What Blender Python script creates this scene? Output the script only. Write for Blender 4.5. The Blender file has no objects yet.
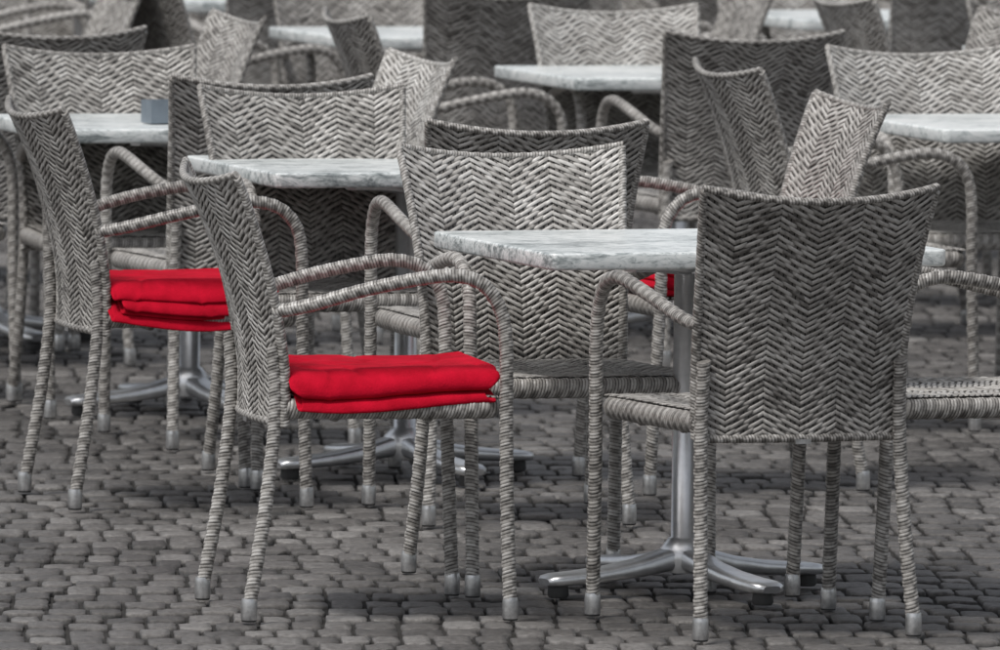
import bpy, math, random
import numpy as np
from mathutils import Vector, Matrix, noise
random.seed(7)
S = bpy.context.scene
COL = S.collection

# ------------------------------------------------------------------ materials
def new_mat(name):
    m = bpy.data.materials.new(name); m.use_nodes = True
    nt = m.node_tree; b = nt.nodes['Principled BSDF']
    return m, nt, b
def ramp(nt, stops):
    r = nt.nodes.new('ShaderNodeValToRGB')
    e = r.color_ramp.elements
    while len(e) < len(stops): e.new(0.5)
    for k, (p, c) in enumerate(stops):
        e[k].position = p; e[k].color = (*c, 1)
    return r
def noise_tex(nt, scale, detail=4, rough=.6, coord='Object', stretch=None, dist=0):
    tc = nt.nodes.new('ShaderNodeTexCoord')
    n = nt.nodes.new('ShaderNodeTexNoise')
    n.inputs['Scale'].default_value = scale; n.inputs['Detail'].default_value = detail
    n.inputs['Roughness'].default_value = rough; n.inputs['Distortion'].default_value = dist
    if stretch:
        mp = nt.nodes.new('ShaderNodeMapping'); mp.inputs['Scale'].default_value = stretch
        nt.links.new(tc.outputs[coord], mp.inputs['Vector']); nt.links.new(mp.outputs[0], n.inputs['Vector'])
    else:
        nt.links.new(tc.outputs[coord], n.inputs['Vector'])
    return n
def mathn(nt, op, a, b):
    m = nt.nodes.new('ShaderNodeMath'); m.operation = op
    for k, x in enumerate((a, b)):
        if isinstance(x, (int, float)): m.inputs[k].default_value = x
        else: nt.links.new(x, m.inputs[k])
    return m.outputs[0]

def wicker_material():
    m, nt, b = new_mat('woven_wicker')
    at = nt.nodes.new('ShaderNodeAttribute'); at.attribute_name = 'tone'
    n = noise_tex(nt, 110, 2); n2 = noise_tex(nt, 7, 2)
    v = mathn(nt, 'ADD', at.outputs['Fac'], mathn(nt, 'MULTIPLY', mathn(nt, 'SUBTRACT', n.outputs[0], .5), .40))
    v = mathn(nt, 'ADD', v, mathn(nt, 'MULTIPLY', mathn(nt, 'SUBTRACT', n2.outputs[0], .5), .40))
    oi = nt.nodes.new('ShaderNodeObjectInfo')
    v = mathn(nt, 'ADD', v, mathn(nt, 'MULTIPLY', mathn(nt, 'SUBTRACT', oi.outputs['Random'], .5), .16))
    r = ramp(nt, [(0, (.018, .016, .0145)), (.30, (.118, .109, .100)), (.6, (.375, .358, .335)), (.95, (.68, .665, .64))])
    nt.links.new(v, r.inputs[0]); nt.links.new(r.outputs[0], b.inputs['Base Color'])
    b.inputs['Roughness'].default_value = .36
    b.inputs['Specular IOR Level'].default_value = .5
    return m
def simple(name, col, rough, metal=0, var=.15, nscale=20, bump=0):
    m, nt, b = new_mat(name)
    n = noise_tex(nt, nscale, 5)
    r = ramp(nt, [(.25, tuple(c*(1-var) for c in col)), (.75, tuple(min(1, c*(1+var)) for c in col))])
    nt.links.new(n.outputs[0], r.inputs[0]); nt.links.new(r.outputs[0], b.inputs['Base Color'])
    b.inputs['Roughness'].default_value = rough; b.inputs['Metallic'].default_value = metal
    if bump:
        bp = nt.nodes.new('ShaderNodeBump'); bp.inputs['Strength'].default_value = bump; bp.inputs['Distance'].default_value = .002
        nt.links.new(n.outputs[0], bp.inputs['Height']); nt.links.new(bp.outputs[0], b.inputs['Normal'])
    return m
M_WICK = wicker_material()
M_DARK = simple('weave_gap_shade', (.024, .0215, .019), .85)  # near-black colour standing in for the shade in the weave gaps
M_ALU = simple('brushed_aluminium', (.76, .77, .78), .33, .88, .12, 35, .12)
M_RUB = simple('grey_rubber', (.06, .06, .06), .7)
M_CAP = simple('aluminium_cap', (.54, .54, .54), .32, .88, .4, 60)

def table_material():
    m, nt, b = new_mat('marbled_laminate')
    oi = nt.nodes.new('ShaderNodeObjectInfo'); tc = nt.nodes.new('ShaderNodeTexCoord')
    va = nt.nodes.new('ShaderNodeVectorMath'); va.operation = 'ADD'
    cb = nt.nodes.new('ShaderNodeCombineXYZ'); nt.links.new(mathn(nt, 'MULTIPLY', oi.outputs['Random'], 30), cb.inputs[0])
    nt.links.new(tc.outputs['Object'], va.inputs[0]); nt.links.new(cb.outputs[0], va.inputs[1])
    n = noise_tex(nt, 5, 8, .75, stretch=(1.3, 4, 5), dist=1.0); n2 = noise_tex(nt, 3, 3); n3 = noise_tex(nt, 14, 6, .75, stretch=(1.1, 2.8, 3), dist=1.8)
    for q in (n, n2, n3):
        l = q.inputs['Vector'].links[0].from_node
        if l.type == 'MAPPING': nt.links.new(va.outputs[0], l.inputs['Vector'])
        else: nt.links.new(va.outputs[0], q.inputs['Vector'])
    v = mathn(nt, 'ADD', n.outputs[0], mathn(nt, 'MULTIPLY', mathn(nt, 'SUBTRACT', n2.outputs[0], .5), .5))
    v = mathn(nt, 'ADD', v, mathn(nt, 'MULTIPLY', mathn(nt, 'SUBTRACT', n3.outputs[0], .5), 1.1))
    r = ramp(nt, [(.26, (.17, .195, .20)), (.39, (.40, .435, .435)), (.51, (.70, .735, .73)), (.68, (.85, .865, .855))])
    nt.links.new(v, r.inputs[0]); nt.links.new(r.outputs[0], b.inputs['Base Color'])
    b.inputs['Roughness'].default_value = .30
    return m
M_TOP = table_material()
def fabric_material():
    m, nt, b = new_mat('red_fleece')
    n = noise_tex(nt, 14, 5)
    r = ramp(nt, [(.3, (.34, .002, .013)), (.7, (.56, .005, .026))])
    nt.links.new(n.outputs[0], r.inputs[0]); nt.links.new(r.outputs[0], b.inputs['Base Color'])
    b.inputs['Roughness'].default_value = .95
    b.inputs['Sheen Weight'].default_value = .10
    b.inputs['Sheen Tint'].default_value = (1, .15, .2, 1)
    b.inputs['Specular IOR Level'].default_value = .1
    nb = noise_tex(nt, 220, 3); bp = nt.nodes.new('ShaderNodeBump')
    bp.inputs['Strength'].default_value = .5; bp.inputs['Distance'].default_value = .003
    nt.links.new(nb.outputs[0], bp.inputs['Height']); nt.links.new(bp.outputs[0], b.inputs['Normal'])
    return m
M_RED = fabric_material()

# ------------------------------------------------------------------ mesh builder
class MB:
    def __init__(s): s.v = []; s.f = []; s.m = []; s.t = []; s.sm = []
    def grid(s, rows, mat, tones, closed=False, smooth=True):
        base = len(s.v); n = len(rows[0])
        for ri, r in enumerate(rows):
            s.v.extend(r)
            t = tones[ri] if isinstance(tones, list) else tones
            s.t.extend(t if isinstance(t, list) else [t]*n)
        for i in range(len(rows)-1):
            for j in range(n if closed else n-1):
                k = (j+1) % n
                s.f.append((base+i*n+j, base+i*n+k, base+(i+1)*n+k, base+(i+1)*n+j)); s.m.append(mat); s.sm.append(smooth)
    def cap(s, ring, mat, tone=.5):
        base = len(s.v); s.v.extend(ring); s.t.extend([tone]*len(ring))
        s.f.append(tuple(range(base, base+len(ring)))); s.m.append(mat); s.sm.append(False)
    def stretch_legs(s, dz):
        out = []
        for p in s.v:
            z = p[2]; k = min(1, max(0, (z-.055)/.25))
            out.append(Vector((p[0], p[1], z+dz*k)))
        s.v = out
    def mesh(s, name, mats):
        me = bpy.data.meshes.new(name)
        me.from_pydata([tuple(p) for p in s.v], [], s.f)
        for m in mats: me.materials.append(m)
        me.polygons.foreach_set('material_index', s.m)
        me.polygons.foreach_set('use_smooth', s.sm)
        a = me.attributes.new('tone', 'FLOAT', 'POINT'); a.data.foreach_set('value', s.t)
        me.update(); return me

def catmull(pts, step):
    pts = [Vector(p) for p in pts]
    P = [pts[0]*2-pts[1]] + pts + [pts[-1]*2-pts[-2]]
    dense = []
    for i in range(1, len(P)-2):
        for k in range(24):
            t = k/24
            a, b, c, d = P[i-1], P[i], P[i+1], P[i+2]
            dense.append(.5*((2*b)+(c-a)*t+(2*a-5*b+4*c-d)*t*t+(3*b-a-3*c+d)*t**3))
    dense.append(P[-2])
    out = [dense[0]]; acc = 0
    for i in range(1, len(dense)):
        seg = (dense[i]-dense[i-1]).length; pos = 0
        while acc+seg-pos >= step:
            pos += step-acc; acc = 0
            out.append(dense[i-1].lerp(dense[i], pos/seg if seg else 0))
        acc += seg-pos
    return out
def ringframe(path, i, ref):
    a = path[max(0, i-1)]; b = path[min(len(path)-1, i+1)]
    t = (b-a).normalized(); n = t.cross(ref)
    if n.length < 1e-4: n = t.cross(Vector((0, 1, 0)))
    n.normalize(); return t, n, t.cross(n).normalized()
def wrapped_tube(mb, pts, r0, r1=None, pitch=.0070, ref=Vector((1, 0, 0)), flat=1.0, n=16, seed=0):
    rnd = random.Random(seed)
    r1 = r0 if r1 is None else r1
    path = catmull(pts, pitch/4)
    prof = [.960, 1.005, 1.015, 1.005]
    rows = []; tones = []; L = len(path); cur = .5
    for i, p in enumerate(path):
        t, a, b = ringframe(path, i, ref)
        k = i//4; ph = i % 4
        if ph == 0: cur = rnd.uniform(.53, .70)
        r = (r0+(r1-r0)*i/L)*prof[ph]
        row = []; tr = []
        for j in range(n):
            th = 2*math.pi*j/n
            chk = ((j*4//n)+k//2) % 2
            rr = r + (.0005 if chk else -.0005)
            row.append(p + a*math.cos(th)*rr*flat + b*math.sin(th)*rr + t*(.3*r0*math.sin(th+.6)))
            tr.append((.22 if ph == 0 else cur) + (.07 if chk else -.12))
        rows.append(row); tones.append(tr)
    mb.grid(rows, 0, tones, closed=True)
    mb.cap(rows[0], 0); mb.cap(rows[-1], 0)
def lathe_path(mb, rings, mat, n=16, tone=.5, smooth=True):
    rows = []
    for c, r in rings:
        rows.append([Vector(c)+Vector((math.cos(2*math.pi*k/n)*r, math.sin(2*math.pi*k/n)*r, 0)) for k in range(n)])
    mb.grid(rows, mat, tone, closed=True, smooth=smooth)
    mb.cap(rows[0], mat); mb.cap(rows[-1], mat)

def weave(mb, P, W, H, p=.0102, q=.0110, off=.004, sides=(1, -1), band=8, seed=1, slant=2.2):
    rnd = random.Random(seed)
    ns = int(round(W/q)); nr = int(round(H/p))
    def PN(a, b):
        a = min(max(a, 0), 1); b = min(max(b, 0), 1); e = .004
        p0 = P(a, b); da = P(a+e, b)-P(a-e, b); db = P(a, b+e)-P(a, b-e)
        return p0, da.cross(db).normalized()
    G = 18
    mb.grid([[P(i/G, j/G) for i in range(G+1)] for j in range(G+1)], 1, .2)  # added dark sheet behind the strands, paints the gaps as shaded
    hp = [-.0024, .0004, .0014, .0014, .0004, -.0024]
    off0 = (-(ns//2)) % (2*band)
    def ascending(i): return ((i+off0) // band) % 2 == 0
    for side in sides:
        for j in range(-1, nr+1):
            i = 0
            while i < ns:
                asc = ascending(i); kk = (i+off0) % band
                ph = ((kk+j) if asc else (band-1-kk+j)) % 4
                if ph == 3: i += 1; continue
                i0 = i
                while i < ns and ascending(i) == asc:
                    kk = (i+off0) % band
                    if ((kk+j) if asc else (band-1-kk+j)) % 4 == 3: break
                    i += 1
                ln = i-i0; d = 1 if asc else -1
                tone = rnd.uniform(.53, .76) if rnd.random() > .07 else rnd.uniform(.40, .5)
                rows = []; tn = []
                jb = rnd.uniform(-.06, .06); hh = rnd.uniform(-.0004, .0005)
                sl = slant*(ln+.8)/3.8
                for t in range(6):
                    f = t/5; row = []
                    for s in (-1, -.80, .80, 1):
                        a = (i0-.42+f*(ln+.84))/ns
                        b = (j+.5+jb+s*.44+d*sl*(f-.5))/nr
                        pp, nn = PN(a, b)
                        row.append(pp+nn*side*(off+hh+hp[t]-(.0009 if abs(s) == 1 else 0)+(.0003 if s == .80 else 0)))
                    rows.append(row)
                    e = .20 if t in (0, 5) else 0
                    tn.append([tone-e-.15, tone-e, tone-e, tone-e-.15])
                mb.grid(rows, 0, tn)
        for i in range(ns):
            rows = []
            for j in range(0, nr+1):
                row = []
                for s in (-.38, 0, .38):
                    pp, nn = PN((i+.5+s)/ns, j/nr)
                    row.append(pp+nn*side*(off-.0020+(.0008 if s == 0 else 0)))
                rows.append(row)
            mb.grid(rows, 0, rnd.uniform(.22, .38))

# ------------------------------------------------------------------ chair
def back_P(a, b):
    u = 2*a-1; v = b
    w = .230+.012*v+.024*v**3
    lean = -.165*max(0, (v-.10))**1.7
    y = -.236+lean+(.022+.022*v)*u*u-.012
    z = .392+.512*v+.028*u*u*max(0, v)**2
    return Vector((w*u, y, z))
SU = .014
def seat_P(a, b):
    u = 2*a-1
    w = .225+.04*b
    y = -.225+.462*b
    z = .436+SU-.012*(1-u*u)*math.sin(math.pi*min(max(b, 0), 1))-.012*max(0, b-.8)*5*max(0, b-.8)
    return Vector((w*u, y, z))
def chair_mesh(name, sd):
    mb = MB(); rv = random.Random(sd)
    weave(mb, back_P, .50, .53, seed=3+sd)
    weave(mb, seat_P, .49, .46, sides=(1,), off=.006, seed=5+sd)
    top = [back_P(i/12, 1) for i in range(1, 12)]
    e = [back_P(0, i/10) for i in range(10)]+[back_P(0.003, .99)]
    e2 = [back_P(1, i/10) for i in range(10)]+[back_P(.997, .99)]
    wrapped_tube(mb, e, .0120, .0085, seed=1)
    wrapped_tube(mb, e2, .0120, .0085, seed=2)
    wrapped_tube(mb, [back_P(0, 1)]+top+[back_P(1, 1)], .0078, ref=Vector((0, 0, 1)), seed=3)
    wrapped_tube(mb, [back_P(i/8, .005) for i in range(9)], .009, ref=Vector((0, 0, 1)), seed=4)
    z = .414+SU
    half = [(0, .240, z), (.14, .237, z), (.225, .230, z), (.254, .212, z), (.256, .17, z), (.248, 0, z), (.225, -.225, z)]
    path = [(-x, y, zz) for x, y, zz in half[::-1]]+half[1:]
    wrapped_tube(mb, path, .0225, ref=Vector((0, 0, 1)), flat=.85, seed=11)
    wrapped_tube(mb, [(-.24, .09, .395+SU), (.24, .09, .395+SU)], .011, ref=Vector((0, 0, 1)), seed=12)
    wrapped_tube(mb, [(-.22, -.11, .395+SU), (.22, -.11, .395+SU)], .011, ref=Vector((0, 0, 1)), seed=13)
    for k, s in enumerate((1, -1)):
        j1 = rv.uniform(-.004, .004); j2 = rv.uniform(-.004, .004)
        arm = [(.234, -.250, .636), (.252, -.18, .650), (.270, -.06, .682+j1), (.277, .06, .706+j1), (.279, .135, .712+j1),
               (.280, .195, .694+j1), (.280, .234, .645), (.280, .247+j2, .57), (.278, .250+j2, .43), (.276, .256, .25), (.274, .266, .04)]
        wrapped_tube(mb, [(x*s, y, zz) for x, y, zz in arm], .0145, .0152, seed=20+k+sd)
        leg = [(.224, -.250, .56), (.226, -.244, .42), (.231, -.262, .24), (.242, -.298, .04)]
        wrapped_tube(mb, [(x*s, y, zz) for x, y, zz in leg], .0142, .0153, seed=30+k+sd)
        for (x, y) in ((.274, .267), (.2425, -.3)):
            c = (x*s, y)
            lathe_path(mb, [((*c, .000), .015), ((*c, .004), .0172)], 3)
            lathe_path(mb, [((*c, .004), .0168), ((*c, .008), .0176), ((*c, .040), .0176), ((*c, .045), .0168), ((*c, .050), .0158)], 2)
    mb.grid([[Vector((x, -.262, zz)) for x in (-.018, .018)] for zz in (.383, .393)], 2, .5, smooth=False)
    mb.stretch_legs(.028)
    return mb.mesh(name, [M_WICK, M_DARK, M_CAP, M_RUB])
CHS = [chair_mesh('wicker_chair_mesh', 0), chair_mesh('wicker_chair_mesh', 100), chair_mesh('wicker_chair_mesh', 200)]
cc = 0
def chair(x, y, rot):
    global cc; cc += 1
    o = bpy.data.objects.new('wicker_chair', CHS[cc % 3]); COL.objects.link(o)
    o.location = (x, y, 0.002); o.rotation_euler = (0, 0, math.radians(rot)); return o

# ------------------------------------------------------------------ table
def table_mesh():
    mb = MB()
    wx, wy, r = .462, .395, .022
    def outline(inset):
        out = []
        for cx, cy, a0 in ((1, 1, 0), (-1, 1, 90), (-1, -1, 180), (1, -1, 270)):
            for k in range(6):
                a = math.radians(a0+k*18)
                out.append((cx*(wx-r)+math.cos(a)*(r-inset), cy*(wy-r)+math.sin(a)*(r-inset)))
        return out
    rows = []
    for z, ins in ((.723, .006), (.725, .002), (.729, 0), (.754, 0), (.7585, .0010), (.760, .004)):
        rows.append([Vector((x, y, z)) for x, y in outline(ins)])
    mb.grid(rows, 0, .5, closed=True)
    mb.cap(rows[-1], 0); mb.cap(rows[0], 0)
    def beam(path, ws, hs, mat):
        rws = []
        for i, p in enumerate(path):
            a = path[max(0, i-1)]; b = path[min(len(path)-1, i+1)]
            t = (b-a).normalized(); sd = Vector((-t.y, t.x, 0)).normalized(); up = t.cross(sd)
            if up.z < 0: up = -up
            w, h = ws[i], hs[i]; rw = []
            for k in range(12):
                th = 2*math.pi*(k+.5)/12
                c, s_ = math.cos(th), math.sin(th)
                rw.append(p+sd*w*math.copysign(abs(c)**.55, c)+up*h*math.copysign(abs(s_)**.55, s_))
            rws.append(rw)
        mb.grid(rws, mat, .5, closed=True); mb.cap(rws[0], mat); mb.cap(rws[-1], mat)
    for k in range(4):
        a = math.radians(45+90*k); d = Vector((math.cos(a), math.sin(a), 0))
        beam([d*.02+Vector((0, 0, .70)), d*.15+Vector((0, 0, .708)), d*.30+Vector((0, 0, .714))], [.022, .018, .016], [.016, .011, .008], 1)
        a = math.radians(12+90*k); d = Vector((math.cos(a), math.sin(a), 0))
        prof = [(.02, .078, .034, .026), (.06, .070, .033, .024), (.12, .058, .032, .020), (.20, .048, .034, .017), (.28, .042, .038, .015), (.33, .040, .041, .014), (.352, .038, .036, .012), (.362, .036, .022, .008)]
        beam([d*q+Vector((0, 0, z)) for q, z, w, h in prof], [w for *_, w, h in prof], [h for *_, h in prof], 1)
        c = d*.325
        lathe_path(mb, [((c.x, c.y, 0), .020), ((c.x, c.y, .006), .024), ((c.x, c.y, .028), .022)], 2)
    lathe_path(mb, [((0, 0, .045), .050), ((0, 0, .075), .056), ((0, 0, .098), .052), ((0, 0, .112), .040), ((0, 0, .120), .034), ((0, 0, .122), .0285), ((0, 0, .69), .0285), ((0, 0, .70), .045), ((0, 0, .722), .06)], 1, 28)
    out = []
    for p in mb.v: out.append(Vector((p[0], p[1], p[2]+(.020 if p[2] > .3 else 0))))
    mb.v = out
    return mb.mesh('cafe_table_mesh', [M_TOP, M_ALU, M_RUB])
TB = table_mesh()
def table(x, y, rot=18):
    o = bpy.data.objects.new('cafe_table', TB); COL.objects.link(o)
    o.location = (x, y, 0.002); o.rotation_euler = (0, 0, math.radians(rot)); return o

# ------------------------------------------------------------------ layout (metres)
rj = random.Random(11)
R = 18
key = {}
def J(a): return rj.uniform(-a, a)
def put(tag, x, y, r): key[tag] = chair(x, y, r)
put('A', .556, 22.20, 20); put('B', .125, 23.07, 198); put('C', -.294, 22.44, -76.5); put('D', .99, 22.66, 108)
put('A2', .012, 24.79, 12); put('B2', -.405, 25.70, 197); put('E', -.795, 25.09, -73); put('D2', .54, 25.7, 108)
put('A3', -.69, 26.88, 17); put('B3', -1.0, 27.80, 196); put('D3', -.54, 27.75, 110); put('E3', -1.65, 28.2, -70)
put('C5', .92, 27.6, -72); put('B5', 1.25, 28.4, 198); put('A5', 1.72, 27.35, 18); put('D5', 2.1, 28.2, 108)
put('A4', .62, 29.88, 16)
put('B4', .43, 31.00, 197); put('D9', -1.10, 30.2, 108)
table(.412, 22.92, 19.5); table(-.235, 25.85, 18); table(-.83, 27.75, 17); table(1.5, 28.3, 18)
gen = [(.53, 30.95, 'CD'), (-.2, 33.5, 'ABCD'), (1.3, 35.3, 'ABCD'), (-.9, 36.1, 'ABCD'), (-1.5, 30.2, 'AB'), (-2.2, 32.9, 'ABD'), (2.0, 32.7, 'ABCD'), (2.7, 30.4, 'C')]
base = gen[:]
for m in range(1, 7):
    for n in range(-2, 5):
        x = -.9-.67*m+2.1*n; y = 36.1+2.7*m+.65*n
        if y < 52 and abs(x) < .0481*y+1.3 and all((x-a)**2+(y-b)**2 > 3.0 for a, b, _ in base):
            gen.append((x+J(.08), y+J(.1), 'ABCD'))
for x, y, cs in gen:
    table(x, y, R+J(3))
    if 'A' in cs: chair(x+.14+J(.05), y-.72+J(.08), R+J(6))
    if 'B' in cs: chair(x-.18+J(.05), y+.42+J(.08), 180+R+J(6))
    if 'C' in cs: chair(x-.68+J(.06), y-.30+J(.08), R-90+J(7))
    if 'D' in cs: chair(x+.64+J(.06), y+.08+J(.08), R+90+J(7))

# ------------------------------------------------------------------ red blankets
# one long throw folded back and forth; ths = thickness of each fold from the bottom up
def blanket(ch, cx, cy, L, W, ths, seed, droop=.03, z0=.486, amp=1.0, rise=.010, insets=None, part=.0):
    mb = MB(); cl = []; thv = []; hw = W/2; zc = 0; zs = []
    for l, t in enumerate(ths):
        zs.append(zc+t/2); zc += t*.96+(part if l % 2 else 0)
    T = len(ths); Ht = zc
    insets = insets or [0]*((T+1)//2)
    for l in range(T):
        ins = insets[l//2]
        xs = np.linspace(-hw, hw-ths[l]*.5+ins, 26)
        if l % 2: xs = xs[::-1]
        for x in xs: cl.append((x, zs[l])); thv.append(ths[l])
        if l < T-1:
            g = zs[l+1]-zs[l]; sg = 1 if l % 2 == 0 else -1
            xe = cl[-1][0]
            for k in range(1, 7):
                a = math.pi*k/7
                cl.append((xe+sg*math.sin(a)*g*.5, zs[l]+g*.5*(1-math.cos(a)))); thv.append(ths[l]+(ths[l+1]-ths[l])*k/7)
    cl = np.array(cl); thv = np.array(thv); n = len(cl)
    tg = np.gradient(cl, axis=0); tg /= np.linalg.norm(tg, axis=1)[:, None]+1e-9
    nm = np.stack([-tg[:, 1], tg[:, 0]], 1)
    t2 = thv[:, None]*.47
    left = cl+nm*t2; right = cl-nm*t2
    A = np.linspace(0, math.pi, 7)[1:-1]
    endc = [cl[-1]+t2[-1]*(nm[-1]*math.cos(a)+tg[-1]*math.sin(a)) for a in A]
    stc = [cl[0]+t2[0]*(-nm[0]*math.cos(a)-tg[0]*math.sin(a)) for a in A]
    outline = list(left)+endc+list(right[::-1])+stc
    ctr = list(cl)+[cl[-1]]*5+list(cl[::-1])+[cl[0]]*5
    tl = list(thv)+[thv[-1]]*5+list(thv[::-1])+[thv[0]]*5
    ny = 90; rows = []
    for j in range(ny+1):
        t = j/ny; tt = t-.11*math.sin(2*math.pi*t)
        yy = (-.5+tt)*L; row = []
        for (o, c, th) in zip(outline, ctr, tl):
            e = min(tt, 1-tt)*L; h2 = th*.47
            k = 1 if e >= h2 else max(.0, math.sqrt(max(0, 1-((h2-e)/h2)**2)))
            x = c[0]+(o[0]-c[0])*k; z = c[1]+(o[1]-c[1])*k
            lay = c[1]/Ht; top = z/Ht
            X = x+cx; Y = yy+cy+.018*math.sin(lay*7+seed)*(1 if t > .5 else -1)*abs(2*t-1)
            Z = z0+z
            Z += amp*.010*noise.noise(Vector((X*2.5, Y*4, seed)))*(.15+top)
            cr = noise.noise(Vector((X*3+Y*6, Y*5-X*9, seed+7)))
            Z -= amp*.006*max(0, 1-abs(cr)/.07)*top
            edge = min(1, max(0, (X-(cx+hw-.12))/.12))
            Z += amp*edge*.010*noise.noise(Vector((Y*4.0, lay*1.0, seed+11)))*(.3+top)
            nearf = max(0, (X-.216)/.06)
            Z -= droop*min(nearf, 1.15)**1.4*(1+.40*math.sin(Y*9+seed))
            Z += rise*max(0, (t-.5)/.5)*top
            X += amp*(.008*noise.noise(Vector((Y*5, lay*2.2, seed+1)))+.002*noise.noise(Vector((Y*22, z*60, seed+2))))
            Y += .010*noise.noise(Vector((X*7, lay*5, seed+9)))
            row.append(Vector((X, Y, Z)))
        rows.append(row)
    mb.grid(rows, 0, .5, closed=True)
    me = mb.mesh('red_blanket_mesh', [M_RED])
    import bmesh
    bm = bmesh.new(); bm.from_mesh(me)
    N = len(outline); bm.verts.ensure_lookup_table()
    for base_i in (0, ny*N):
        for i in range(n-1):
            a, b = i, i+1; c = n+5+(n-1-b); d2 = n+5+(n-1-a)
            try: bm.faces.new([bm.verts[base_i+q] for q in (a, b, c, d2)])
            except Exception: pass
    bmesh.ops.recalc_face_normals(bm, faces=bm.faces); bm.to_mesh(me); bm.free()
    for p in me.polygons: p.use_smooth = True
    o = bpy.data.objects.new('red_blanket', me); COL.objects.link(o)
    o.matrix_world = ch.matrix_basis.copy(); return o
blanket(key['C'], .084, .010, .425, .36, [.0085, .0085, .019, .019], 2.3, .030, rise=.010, insets=[.008, -.003], part=.0025)
blanket(key['E'], .088, -.012, .375, .36, [.0075]*8, 7.7, .040, insets=[.010, .002, .009, -.002], part=.0025, amp=.9)
blanket(key['D2'], -.07, .03, .42, .36, [.015]*4, 5.1)

# ------------------------------------------------------------------ napkin box on far-left table
def napkin_box(x, y, z, rot):
    mb = MB(); a, b, h, t = .05, .035, .062, .004
    def rr(ax, by, zz): return [Vector((sx*ax, sy*by, zz)) for sx, sy in ((1, 1), (-1, 1), (-1, -1), (1, -1))]
    mb.grid([rr(a-.003, b-.003, 0), rr(a, b, .003), rr(a, b, h), rr(a-t, b-t, h), rr(a-t, b-t, .012)], 0, .5, closed=True, smooth=False)
    mb.cap(rr(a-t, b-t, .012), 0)
    mb.grid([rr(a-.008, b-.010, .012), rr(a-.008, b-.010, h-.012), rr(a-.012, b-.014, h-.008)], 1, .5, closed=True, smooth=False)
    mb.cap(rr(a-.012, b-.014, h-.008), 1)
    o = bpy.data.objects.new('napkin_holder', mb.mesh('napkin_holder_mesh', [simple('blue_grey_metal', (.22, .26, .30), .4, .4), simple('napkin_paper', (.5, .52, .55), .8)]))
    COL.objects.link(o); o.location = (x, y, z); o.rotation_euler = (0, 0, math.radians(rot))
napkin_box(-.90, 27.58, .784, 25)

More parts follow.
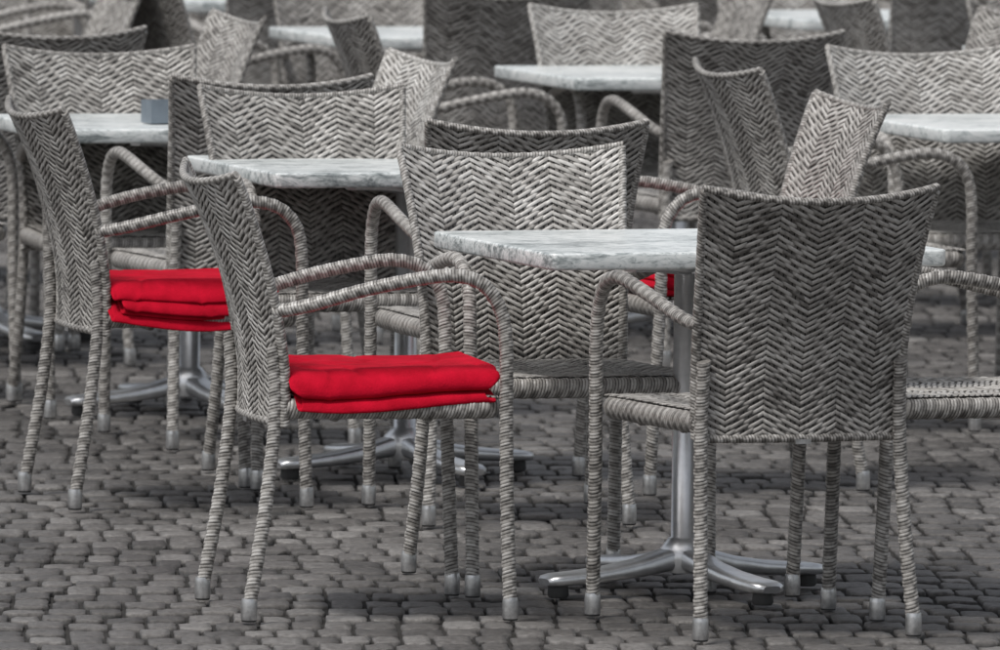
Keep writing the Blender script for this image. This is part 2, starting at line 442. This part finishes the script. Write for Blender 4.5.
# ------------------------------------------------------------------ paving
def paving():
    rng = np.random.default_rng(4)
    rot = math.radians(3); x0, x1, y0, y1 = -6, 6, 18, 57
    bw, bd, gap = .080, .152, .0060
    cs = []
    nrow = int((y1-y0)/bd)
    for j in range(nrow):
        x = x0+(j % 2)*.5*bw+rng.uniform(-.015, .015)
        while x < x1:
            w = bw*rng.uniform(.80, 1.24)
            cs.append((x+w/2, y0+(j+.5)*bd, w)); x += w
    C = np.array(cs); n = len(C)
    hw = (C[:, 2]-gap)/2; hd = (bd-gap*1.9)/2*rng.uniform(.95, 1.0, n)
    g = np.array([-1, -.93, -.5, 0, .5, .93, 1]); K = len(g)
    gx, gy = np.meshgrid(g, g, indexing='xy'); gx = gx.ravel(); gy = gy.ravel()
    rad = np.maximum(abs(gx), abs(gy))
    z = -.014*(rad >= .99)-.0016*((rad > .8) & (rad < .99))+.0008*(1-(gx**2+gy**2)/2)
    corner = (abs(gx) > .8) & (abs(gy) > .8)
    cx = np.where(corner, .95, 1.0)
    X = C[:, 0:1]+hw[:, None]*gx*cx+rng.normal(0, .0014, (n, K*K)); Y = C[:, 1:2]+hd[:, None]*gy*cx+rng.normal(0, .0028, (n, K*K))
    Z = z[None, :]+rng.normal(-.003, .0018, (n, 1))+rng.normal(0, .015, (n, 1))*gx*hw[:, None]+rng.normal(-.003, .019, (n, 1))*gy*hd[:, None]+rng.normal(0, .0008, (n, K*K))
    Z = np.minimum(Z, .003)
    Y = Y+.05*np.sin(X*1.7+Y*.3)+.014*np.sin(X*4.1+Y)
    co = np.stack([X*math.cos(rot)-(Y-25)*math.sin(rot), X*math.sin(rot)+(Y-25)*math.cos(rot)+25, Z], -1).reshape(-1, 3)
    q = []
    for j in range(K-1):
        for i in range(K-1): q.append((j*K+i, j*K+i+1, (j+1)*K+i+1, (j+1)*K+i))
    q = np.array(q); F = (q[None]+(np.arange(n)*K*K)[:, None, None]).reshape(-1, 4)
    me = bpy.data.meshes.new('cobblestone_pavement_mesh')
    me.vertices.add(len(co)); me.vertices.foreach_set('co', co.ravel().astype(np.float32))
    me.loops.add(F.size); me.loops.foreach_set('vertex_index', F.ravel().astype(np.int32))
    me.polygons.add(len(F)); me.polygons.foreach_set('loop_start', (np.arange(len(F))*4).astype(np.int32))
    me.polygons.foreach_set('loop_total', np.full(len(F), 4, np.int32))
    me.update(calc_edges=True); me.polygons.foreach_set('use_smooth', np.ones(len(F), bool))
    tone = rng.beta(2.0, 2.2, (n, 1))+np.zeros((1, K*K))
    edge = (rad > .98).astype(float)[None]*np.ones((n, 1))
    a = me.attributes.new('tone', 'FLOAT', 'POINT'); a.data.foreach_set('value', tone.ravel().astype(np.float32))
    a = me.attributes.new('edge', 'FLOAT', 'POINT'); a.data.foreach_set('value', edge.ravel().astype(np.float32))
    m, nt, b = new_mat('grey_setts')
    at = nt.nodes.new('ShaderNodeAttribute'); at.attribute_name = 'tone'
    ae = nt.nodes.new('ShaderNodeAttribute'); ae.attribute_name = 'edge'
    n1 = noise_tex(nt, 60, 5, .75); n2 = noise_tex(nt, 1.3, 3)
    v = mathn(nt, 'ADD', mathn(nt, 'MULTIPLY', at.outputs['Fac'], .36), mathn(nt, 'MULTIPLY', n1.outputs[0], .9))
    v = mathn(nt, 'ADD', v, mathn(nt, 'MULTIPLY', mathn(nt, 'SUBTRACT', n2.outputs[0], .5), .7))
    v = mathn(nt, 'SUBTRACT', v, mathn(nt, 'MULTIPLY', ae.outputs['Fac'], .60))
    r = ramp(nt, [(.1, (.009, .0083, .0077)), (.4, (.048, .0445, .042)), (.67, (.122, .114, .108)), (1, (.29, .278, .267))])
    nt.links.new(v, r.inputs[0]); nt.links.new(r.outputs[0], b.inputs['Base Color'])
    b.inputs['Roughness'].default_value = .50
    bp = nt.nodes.new('ShaderNodeBump'); bp.inputs['Strength'].default_value = .9; bp.inputs['Distance'].default_value = .005
    nt.links.new(n1.outputs[0], bp.inputs['Height']); nt.links.new(bp.outputs[0], b.inputs['Normal'])
    me.materials.append(m)
    o = bpy.data.objects.new('cobblestone_pavement', me); COL.objects.link(o)
paving()
def sheet(name, x0, x1, y0, y1, z, mat):
    me = bpy.data.meshes.new(name+'_mesh'); me.from_pydata([(x0, y0, z), (x1, y0, z), (x1, y1, z), (x0, y1, z)], [], [(0, 1, 2, 3)])
    me.materials.append(mat); o = bpy.data.objects.new(name, me); COL.objects.link(o)
sheet('joint_sand', -8, 9, 17, 58, -.0125, simple('joint_sand', (.022, .020, .018), .95, 0, .4, 30))
def ground_mat():
    m, nt, b = new_mat('ground_paving')
    tc = nt.nodes.new('ShaderNodeTexCoord'); br = nt.nodes.new('ShaderNodeTexBrick')
    br.inputs['Scale'].default_value = 1; br.inputs['Brick Width'].default_value = .080; br.inputs['Row Height'].default_value = .152
    br.inputs['Mortar Size'].default_value = .005
    br.inputs['Color1'].default_value = (.05, .0465, .044, 1); br.inputs['Color2'].default_value = (.125, .117, .11, 1); br.inputs['Mortar'].default_value = (.022, .020, .019, 1)
    nt.links.new(tc.outputs['Object'], br.inputs['Vector']); nt.links.new(br.outputs['Color'], b.inputs['Base Color'])
    b.inputs['Roughness'].default_value = .7
    return m
sheet('ground', -400, 400, -300, 600, -.020, ground_mat())

# ------------------------------------------------------------------ light
w = bpy.data.worlds.new('World'); S.world = w; w.use_nodes = True
nt = w.node_tree; bg = nt.nodes['Background']
sky = nt.nodes.new('ShaderNodeTexSky'); sky.sky_type = 'NISHITA'; sky.sun_disc = False
EL, AZ = 62, 222
sky.sun_elevation = math.radians(EL); sky.sun_rotation = math.radians(AZ)
sky.air_density = 1.0; sky.dust_density = 3.0
hs = nt.nodes.new('ShaderNodeHueSaturation'); hs.inputs['Saturation'].default_value = .3
nt.links.new(sky.outputs[0], hs.inputs['Color']); nt.links.new(hs.outputs[0], bg.inputs['Color'])
bg.inputs['Strength'].default_value = .125
sd = bpy.data.lights.new('sun', 'SUN'); sd.energy = 2.3; sd.angle = math.radians(11); sd.color = (1, .98, .95)
so = bpy.data.objects.new('sun', sd); COL.objects.link(so)
a = math.radians(AZ); e = math.radians(EL)
d = Vector((math.sin(a)*math.cos(e), math.cos(a)*math.cos(e), math.sin(e)))
so.rotation_euler = d.to_track_quat('Z', 'Y').to_euler()

# ------------------------------------------------------------------ camera
cd = bpy.data.cameras.new('camera'); co = bpy.data.objects.new('camera', cd); COL.objects.link(co)
cd.sensor_width = 36; cd.lens = 374.4; cd.clip_end = 2000; cd.clip_start = .1
M = Matrix.Rotation(math.radians(90-4.07), 4, 'X') @ Matrix.Rotation(math.radians(.7), 4, 'Z')
co.matrix_world = Matrix.Translation((0, 0, 2.22)) @ M
cd.dof.use_dof = True; cd.dof.focus_distance = 22.9; cd.dof.aperture_fstop = 12
S.camera = co
S.view_settings.view_transform = 'Standard'; S.view_settings.look = 'None'; S.view_settings.exposure = 0
